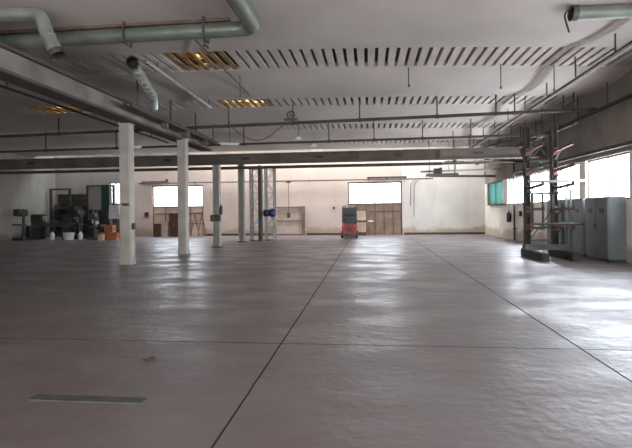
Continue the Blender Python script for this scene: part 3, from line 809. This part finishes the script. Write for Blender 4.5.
# ================================================================== cantilever rack
R = thing('cantilever_rack', 'tall grey cantilever rack with red-tipped arms near the right wall', 'rack', (5.8, 17.05, 0))
px = (-.45, .44)
for x in px:
    MB().b2(x - .09, x - .065, -.1, .1, .22, 4.4).b2(x + .065, x + .09, -.1, .1, .22, 4.4).b2(x - .065, x + .065, -.02, .02, .22, 4.4).build('upright', M['rack'], R)
    MB().b2(x - .11, x + .11, -1.7, .35, 0, .24, .01).build('base_foot', M['rack'], R)
    MB().b2(x - .12, x + .12, -.15, .15, .24, .4).build('foot_bracket', M['rack_grey'], R)
    for j, z in enumerate((3.55, 2.88, 2.3, 1.6, 1.0)):
        up = .06 if z > 2 else 0
        a = MB().bar((x, -.1, z), (x, -1.5, z + up), .07, .08); a.b2(x - .07, x + .07, -.16, -.1, z - .14, z + .1)
        o = a.build('arm', M['rack'] if j in (2,) else M['dull_red'], R)
        o['label'] = 'red cantilever arm' if j != 2 else 'dark cantilever arm'
        MB().b2(x - .035, x + .035, -1.56, -1.5, z + up - .04, z + up + .08).build('end_stop', M['rack'], o)
        MB().bar((x, -.1, z - .28), (x, -.7, z), .03).build('gusset', M['rack_grey'], o)
MB().b2(-.35, .34, -.04, .04, 4.05, 4.13).build('tie_bar', M['rack'], R)
MB().b2(-.35, .34, -.04, .04, 3.2, 3.26).build('tie_bar', M['rack'], R)
MB().b2(-.35, .34, -.04, .04, .5, .58).build('tie_bar', M['rack_grey'], R)
MB().bar((-.35, 0, 3.26), (.34, 0, 4.1), .04).build('cross_brace', M['rack'], R)
MB().bar((.34, .03, 3.26), (-.35, .03, 4.1), .04).build('cross_brace', M['rack'], R)
MB().bar((-.35, 0, .6), (.34, 0, 1.5), .03).build('cross_brace', M['rack_grey'], R)
# guard frame at mid height and front base rail
fr = MB()
for x in (-.36, .3): fr.b2(x - .035, x + .035, -.3, -.24, .95, 2.15)
fr.b2(-.36, .3, -.3, -.24, 2.09, 2.15).b2(-.36, .3, -.3, -.24, .95, 1.02).b2(-.05, -.0, -.3, -.24, 1.02, 2.09)
fr.build('guard_frame', M['rack'], R)
MB().b2(-.6, .8, -.35, -.2, .24, .42).build('front_rail', M['rack_grey'], R)
for x, z0, z1 in ((.86, .25, 2.25), (.72, .25, 2.0)): MB().b2(x - .03, x + .03, -.3, -.24, z0, z1).build('side_post', M['rack_grey'], R)
for z in (2.36, ): 
    tag(MB().tube([(5.1, 16.1, 2.49), (5.8, 16.05, 2.48), (6.9, 16.1, 2.5)], .045, 8).build('stored_pipe', M['grey_steel']), 'grey pipe lying across the middle arms of the rack', 'pipe')
tag(MB().tube([(5.15, 16.0, 1.125), (6.75, 16.0, 1.125)], .04, 8).build('stored_bar', M['dark_steel']), 'dark bar lying across the lowest arms of the rack', 'bar')

# cabinets at the right wall behind the rack
def cabinet(y, w, h, d, label):
    t = thing('metal_cabinet', label, 'cabinet', (XR - .02 - d / 2, y, 0), 0, 'grey metal cabinets on the right wall')
    MB().b2(-d / 2, d / 2, -w / 2, w / 2, .08, h, .012).build('body', M['cabinet'], t)
    MB().b2(-d / 2 + .04, d / 2, -w / 2 + .03, w / 2 - .03, 0, .08).build('plinth', M['dark_steel'], t)
    for q in (-1, 1):
        a, b = sorted((0 + q * .01, q * (w / 2 - .02)))
        dr = MB().b2(-d / 2 - .022, -d / 2, a, b, .12, h - .05, .004).build('door', M['cabinet'], t)
        MB().b2(-d / 2 - .05, -d / 2 - .022, q * .06 - .012, q * .06 + .012, h * .5, h * .5 + .16).build('handle', M['dark_steel'], dr)
        MB().b2(-d / 2 - .026, -d / 2 - .022, q * w * .25 - .15, q * w * .25 + .15, h * .75, h * .82).build('vent', M['dark_steel'], dr)
cabinet(19.2, 1.5, 1.95, .5, 'grey metal cabinet on the right wall, farther one behind the rack')
cabinet(17.5, 1.5, 1.95, .5, 'grey metal cabinet on the right wall, middle one of three')
cabinet(15.8, 1.5, 1.95, .5, 'grey metal cabinet on the right wall, nearest the camera')

# ================================================================== machines and clutter, far left
def machine(x, y, s, label, kind, rz=0):
    if kind == 'press':
        t = thing('drill_press', label, 'machine', (x, y, 0), rz, 'machines at the left wall')
        MB().b2(-.35 * s, .35 * s, -.4 * s, .4 * s, 0, .18 * s, .02).build('base', M['machine'], t)
        MB().cyl((0, .2 * s, .18 * s), (0, .2 * s, 1.9 * s), .09 * s).build('column', M['machine_grey'], t)
        MB().b2(-.28 * s, .28 * s, -.45 * s, .15 * s, .95 * s, 1.03 * s, .01).build('table', M['machine_grey'], t)
        MB().b2(-.2 * s, .2 * s, -.5 * s, .4 * s, 1.5 * s, 1.95 * s, .05).build('head', M['machine'], t)
        MB().cyl((0, -.3 * s, 1.2 * s), (0, -.3 * s, 1.5 * s), .05 * s).build('spindle', M['grey_steel'], t)
        MB().cyl((.2 * s, -.25 * s, 1.6 * s), (.3 * s, -.25 * s, 1.6 * s), .12 * s).build('handwheel', M['dark_steel'], t)
    else:
        t = thing('lathe', label, 'machine', (x, y, 0), rz, 'machines at the left wall')
        for q in (-1, 1): MB().b2(q * .8 * s - .25 * s, q * .8 * s + .25 * s, -.3 * s, .3 * s, 0, .7 * s, .02).build('pedestal', M['machine'], t)
        MB().b2(-1.1 * s, 1.1 * s, -.22 * s, .22 * s, .7 * s, .9 * s, .02).build('bed', M['machine_grey'], t)
        MB().b2(-1.1 * s, -.5 * s, -.28 * s, .28 * s, .9 * s, 1.4 * s, .04).build('headstock', M['machine'], t)
        MB().cyl((-.5 * s, 0, 1.15 * s), (-.36 * s, 0, 1.15 * s), .16 * s).build('chuck', M['grey_steel'], t)
        MB().b2(.6 * s, .95 * s, -.18 * s, .18 * s, .9 * s, 1.25 * s, .03).build('tailstock', M['machine'], t)
        MB().b2(-.1 * s, .25 * s, -.3 * s, .25 * s, .9 * s, 1.08 * s, .02).build('carriage', M['machine_grey'], t)
machine(-20.3, 29.0, 1.15, 'dark green lathe farthest left, with the white tub in front', 'lathe', .2)
machine(-18.7, 29.3, .95, 'dark drill press standing between the two lathes', 'press')
machine(-17.2, 29.3, .88, 'dark lathe in front of the steel portal frame', 'lathe', -.25)
machine(-21.6, 27.8, 1.0, 'dark drill press nearest the left wall', 'press')
machine(-17.0, 28.1, .85, 'smaller dark drill press beside the orange crates', 'press', .3)
machine(-20.1, 31.2, 1.1, 'tall drill press right in front of the louvred shutter', 'press')

t = thing('portal_frame', 'dark steel portal frame around a beige board on the left back wall', 'frame', (-18.7, 31.6, 0))
MB().b2(-.9, -.76, -.07, .07, 0, 3.5).build('post', M['dark_steel'], t)
MB().b2(1.02, 1.16, -.07, .07, 0, 3.5).build('post', M['dark_steel'], t)
MB().b2(-.9, 1.16, -.07, .07, 3.5, 3.62).build('lintel', M['dark_steel'], t)
MB().b2(-.76, .25, -.02, .02, 1.9, 3.45).build('board', M['wall_dull_dim'], t)
t = thing('portal_frame', 'dark steel portal frame at the far left edge of the back wall', 'frame', (-21.3, 31.4, 0))
MB().b2(-.9, -.78, -.07, .07, 0, 3.3).build('post', M['dark_steel'], t)
MB().b2(.5, .64, -.07, .07, 0, 3.3).build('post', M['dark_steel'], t)
MB().b2(-.9, .64, -.07, .07, 3.3, 3.4).build('lintel', M['dark_steel'], t)
o = bpy.data.objects.new('window_11', None); COL.objects.link(o); o.location = (-20.5, YB, 2.2); o['kind'] = 'structure'
f = MB()
for k in range(9): f.box((0, -.05, .06 + k * .085), (3.4, .02, .07), rot3(.5))
f.build('louvre', M['machine_grey'], o)
MB().b2(-1.75, 1.75, -.09, 0, -.05, 0).b2(-1.75, 1.75, -.09, 0, .8, .85).b2(-1.75, -1.7, -.09, 0, 0, .8).b2(1.7, 1.75, -.09, 0, 0, .8).build('window_frame', M['dark_steel'], o)

t = thing('tall_cupboard', 'tall narrow cupboard with a dark green upper door, beside the small back window', 'cupboard', (-17.0, 30.3, 0))
MB().b2(-.77, -.18, -.02, .3, 0, 3.5).build('carcass', M['dark_steel'], t)
MB().b2(-.75, -.2, -.05, -.02, 2.2, 3.45).build('door', M['green'], t)['label'] = 'dark green upper door'
MB().b2(-.75, -.2, -.05, -.02, .9, 2.1).build('panel', M['machine_grey'], t)
t = thing('flip_chart', 'white board on thin legs standing below the small back window', 'board', (-16.65, 29.9, 0))
MB().box((0, 0, 1.72), (.72, .03, .9), rot3(-.1)).build('board_face', M['white'], t)
MB().box((0, -.03, 1.75), (.6, .015, .03), rot3(-.1, -.5)).box((.1, -.03, 1.5), (.4, .015, .03), rot3(-.1, -.4)).build('drawn_line', M['grey_steel'], t)
for x in (-.3, .3): MB().bar((x, -.15, 0), (x, .02, 1.3), .03).build('leg', M['dark_steel'], t)
MB().bar((0, .4, 0), (0, .04, 1.4), .03).build('leg', M['dark_steel'], t)
for x, z, c, lb in ((-16.1, 0, 'orange', 'orange crate in the lower row, left of its neighbour'), (-15.55, 0, 'orange', 'orange crate in the lower row near the first column'),
                    (-15.8, .47, 'orange', 'orange crate on top of the two others')):
    t = thing('crate', lb, 'crate', (x, 27.9, z), 0, 'orange crates')
    MB().b2(-.26, .26, -.2, .2, 0, .05).build('base', M[c], t)
    s = MB()
    for zz in (.05, .2, .34): s.b2(-.26, .26, -.2, -.17, zz, zz + .1).b2(-.26, .26, .17, .2, zz, zz + .1).b2(-.26, -.23, -.17, .17, zz, zz + .1).b2(.23, .26, -.17, .17, zz, zz + .1)
    for sx in (-1, 1):
        for q in (-1, 1): s.b2(sx * .245 - .02, sx * .245 + .02, q * .185 - .02, q * .185 + .02, .05, .45)
    s.build('side_slats', M[c], t)
carton(-16.1, 27.4, 0, .3, .25, .35, M['cream'], 'small cream box on the floor before the orange crates', 'small boxes by the crates')
t = thing('work_surface', 'long low bench carrying crates of parts at the left wall', 'bench', (-19.2, 30.3, 0))
MB().b2(-1.2, 1.1, -.3, .3, .82, .9, .01).build('top', M['wood'], t)
for x in (-1.1, 1.0):
    for q in (-.24, .24): MB().b2(x - .04, x + .04, q - .04, q + .04, 0, .82).build('leg', M['dark_steel'], t)
def shelving(x, y, w, h, label):
    t = thing('shelving_unit', label, 'shelf', (x, y, 0), 0, 'dark shelving along the left back wall')
    for a in (-1, 1):
        for q in (-1, 1): MB().b2(a * w / 2 - .03, a * w / 2 + .03, q * .22 - .03, q * .22 + .03, 0, h).build('post', M['machine_grey'], t)
    lv = [.15, h * .36, h * .68, h - .04]
    for z in lv: MB().b2(-w / 2, w / 2, -.24, .24, z, z + .04).build('shelf', M['machine'], t)
    MB().b2(-w / 2, w / 2, .23, .25, .15, h).build('back_panel', M['machine'], t)
    return lv
names = ['leftmost shelving unit', 'middle shelving unit', 'rightmost shelving unit']
rows = ['bottom', 'second', 'third', 'top']
for i, (x, y, w_, h_) in enumerate(((-21.7, 32.0, 1.3, 2.0), (-20.15, 32.0, 1.0, 2.2), (-18.4, 32.0, 1.3, 2.1))):
    lv = shelving(x, y, w_, h_, ['dark shelving unit at the far left end of the back wall', 'dark shelving unit behind the portal post below the louvred shutter', 'dark shelving unit behind the beige board'][i])
    for j, z in enumerate(lv):
        for k in range(2):
            bw = w_ * .36; bh = .3 + .12 * ((i + j + k) % 3)
            if j < 3: bh = min(bh, h_ * .26)
            b = thing('storage_box', 'dark storage box on the %s shelf of the %s, %s side' % (rows[j], names[i], ('left', 'right')[k]), 'box', (x + (k - .5) * w_ * .44, y, z + .041), 0, 'storage boxes on the dark shelving')
            m_ = M[('wood', 'machine_grey', 'dark_steel', 'brown_steel')[(i * 2 + j + k * 3) % 4]]
            MB().b2(-bw / 2, bw / 2, -.18, .18, 0, bh * .8, .008).build('body', m_, b)
            MB().b2(-bw / 2 - .008, bw / 2 + .008, -.188, .188, bh * .8, bh * .9, .004).build('lid', m_, b)
t = thing('wash_tub', 'white oval tub on the floor among the dark machines', 'tub', (-18.6, 28.0, 0))
def oval(z, k): return [(.36 * k * math.cos(2 * PI * i / 20), .22 * k * math.sin(2 * PI * i / 20), z) for i in range(20)]
s = MB(); rings = [oval(0, .8), oval(.1, .92), oval(.42, 1.0), oval(.46, 1.06), oval(.46, .96), oval(.1, .85)]
vs = [p for r_ in rings for p in r_]
s.add(vs, [(j * 20 + i, j * 20 + (i + 1) % 20, (j + 1) * 20 + (i + 1) % 20, (j + 1) * 20 + i) for j in range(5) for i in range(20)], True)
s.add(rings[0], [tuple(range(20))[::-1]]).add(rings[-1], [tuple(range(20))]); s.build('basin', M['white'], t)
MB().torus((.36, 0, .4), .06, .012, rot3(PI / 2)).build('handle', M['grey_steel'], t)
for x, y, z, lb in ((-19.9, 28.3, 0, 'white plastic jug on the floor left of the tub'), (-18.2, 28.6, 0, 'white plastic jug on the floor behind the tub')):
    t = thing('jug', lb, 'jug', (x, y, z), 0, 'white jugs')
    MB().tube([(0, 0, 0), (0, 0, .02), (0, 0, .35), (0, 0, .45), (0, 0, .5)], [.12, .14, .14, .06, .05], 14).build('body', M['white'], t)
    MB().cyl((0, 0, .5), (0, 0, .54), .055).build('cap', M['dull_red'], t)
for x, y, lb in ((-22.1, 29.3, 'dark oil drum close to the left wall behind the press'), (-15.9, 30.2, 'dark oil drum behind the orange crates')):
    t = thing('oil_drum', lb, 'drum', (x, y, 0), 0, 'dark oil drums')
    MB().cyl((0, 0, 0), (0, 0, .88), .29, 20).build('barrel', M['machine'], t)
    for z in (.02, .3, .58, .86): MB().torus((0, 0, z), .29, .012, n=24, m=6).build('hoop', M['machine_grey'], t)

# ================================================================== floor details
t = thing('floor_plate', 'dark steel strip let into the floor at bottom left', 'floor plate', (-2.42, 3.9, 0))
MB().b2(-.52, .5, -.06, .06, 0, .008).build('plate', M['plate'], t)
for x in (-.45, 0, .43): MB().cyl((x, 0, .008), (x, 0, .012), .015, 8).build('screw_head', M['dark_steel'], t)
tag(MB().ell((-2.38, 5.05, .012), (.05, .035, .012)).ell((-2.44, 5.0, .008), (.035, .02, .008)).build('rubble', M['dark_steel']), 'small dark lump of debris on the open floor at left', 'debris')
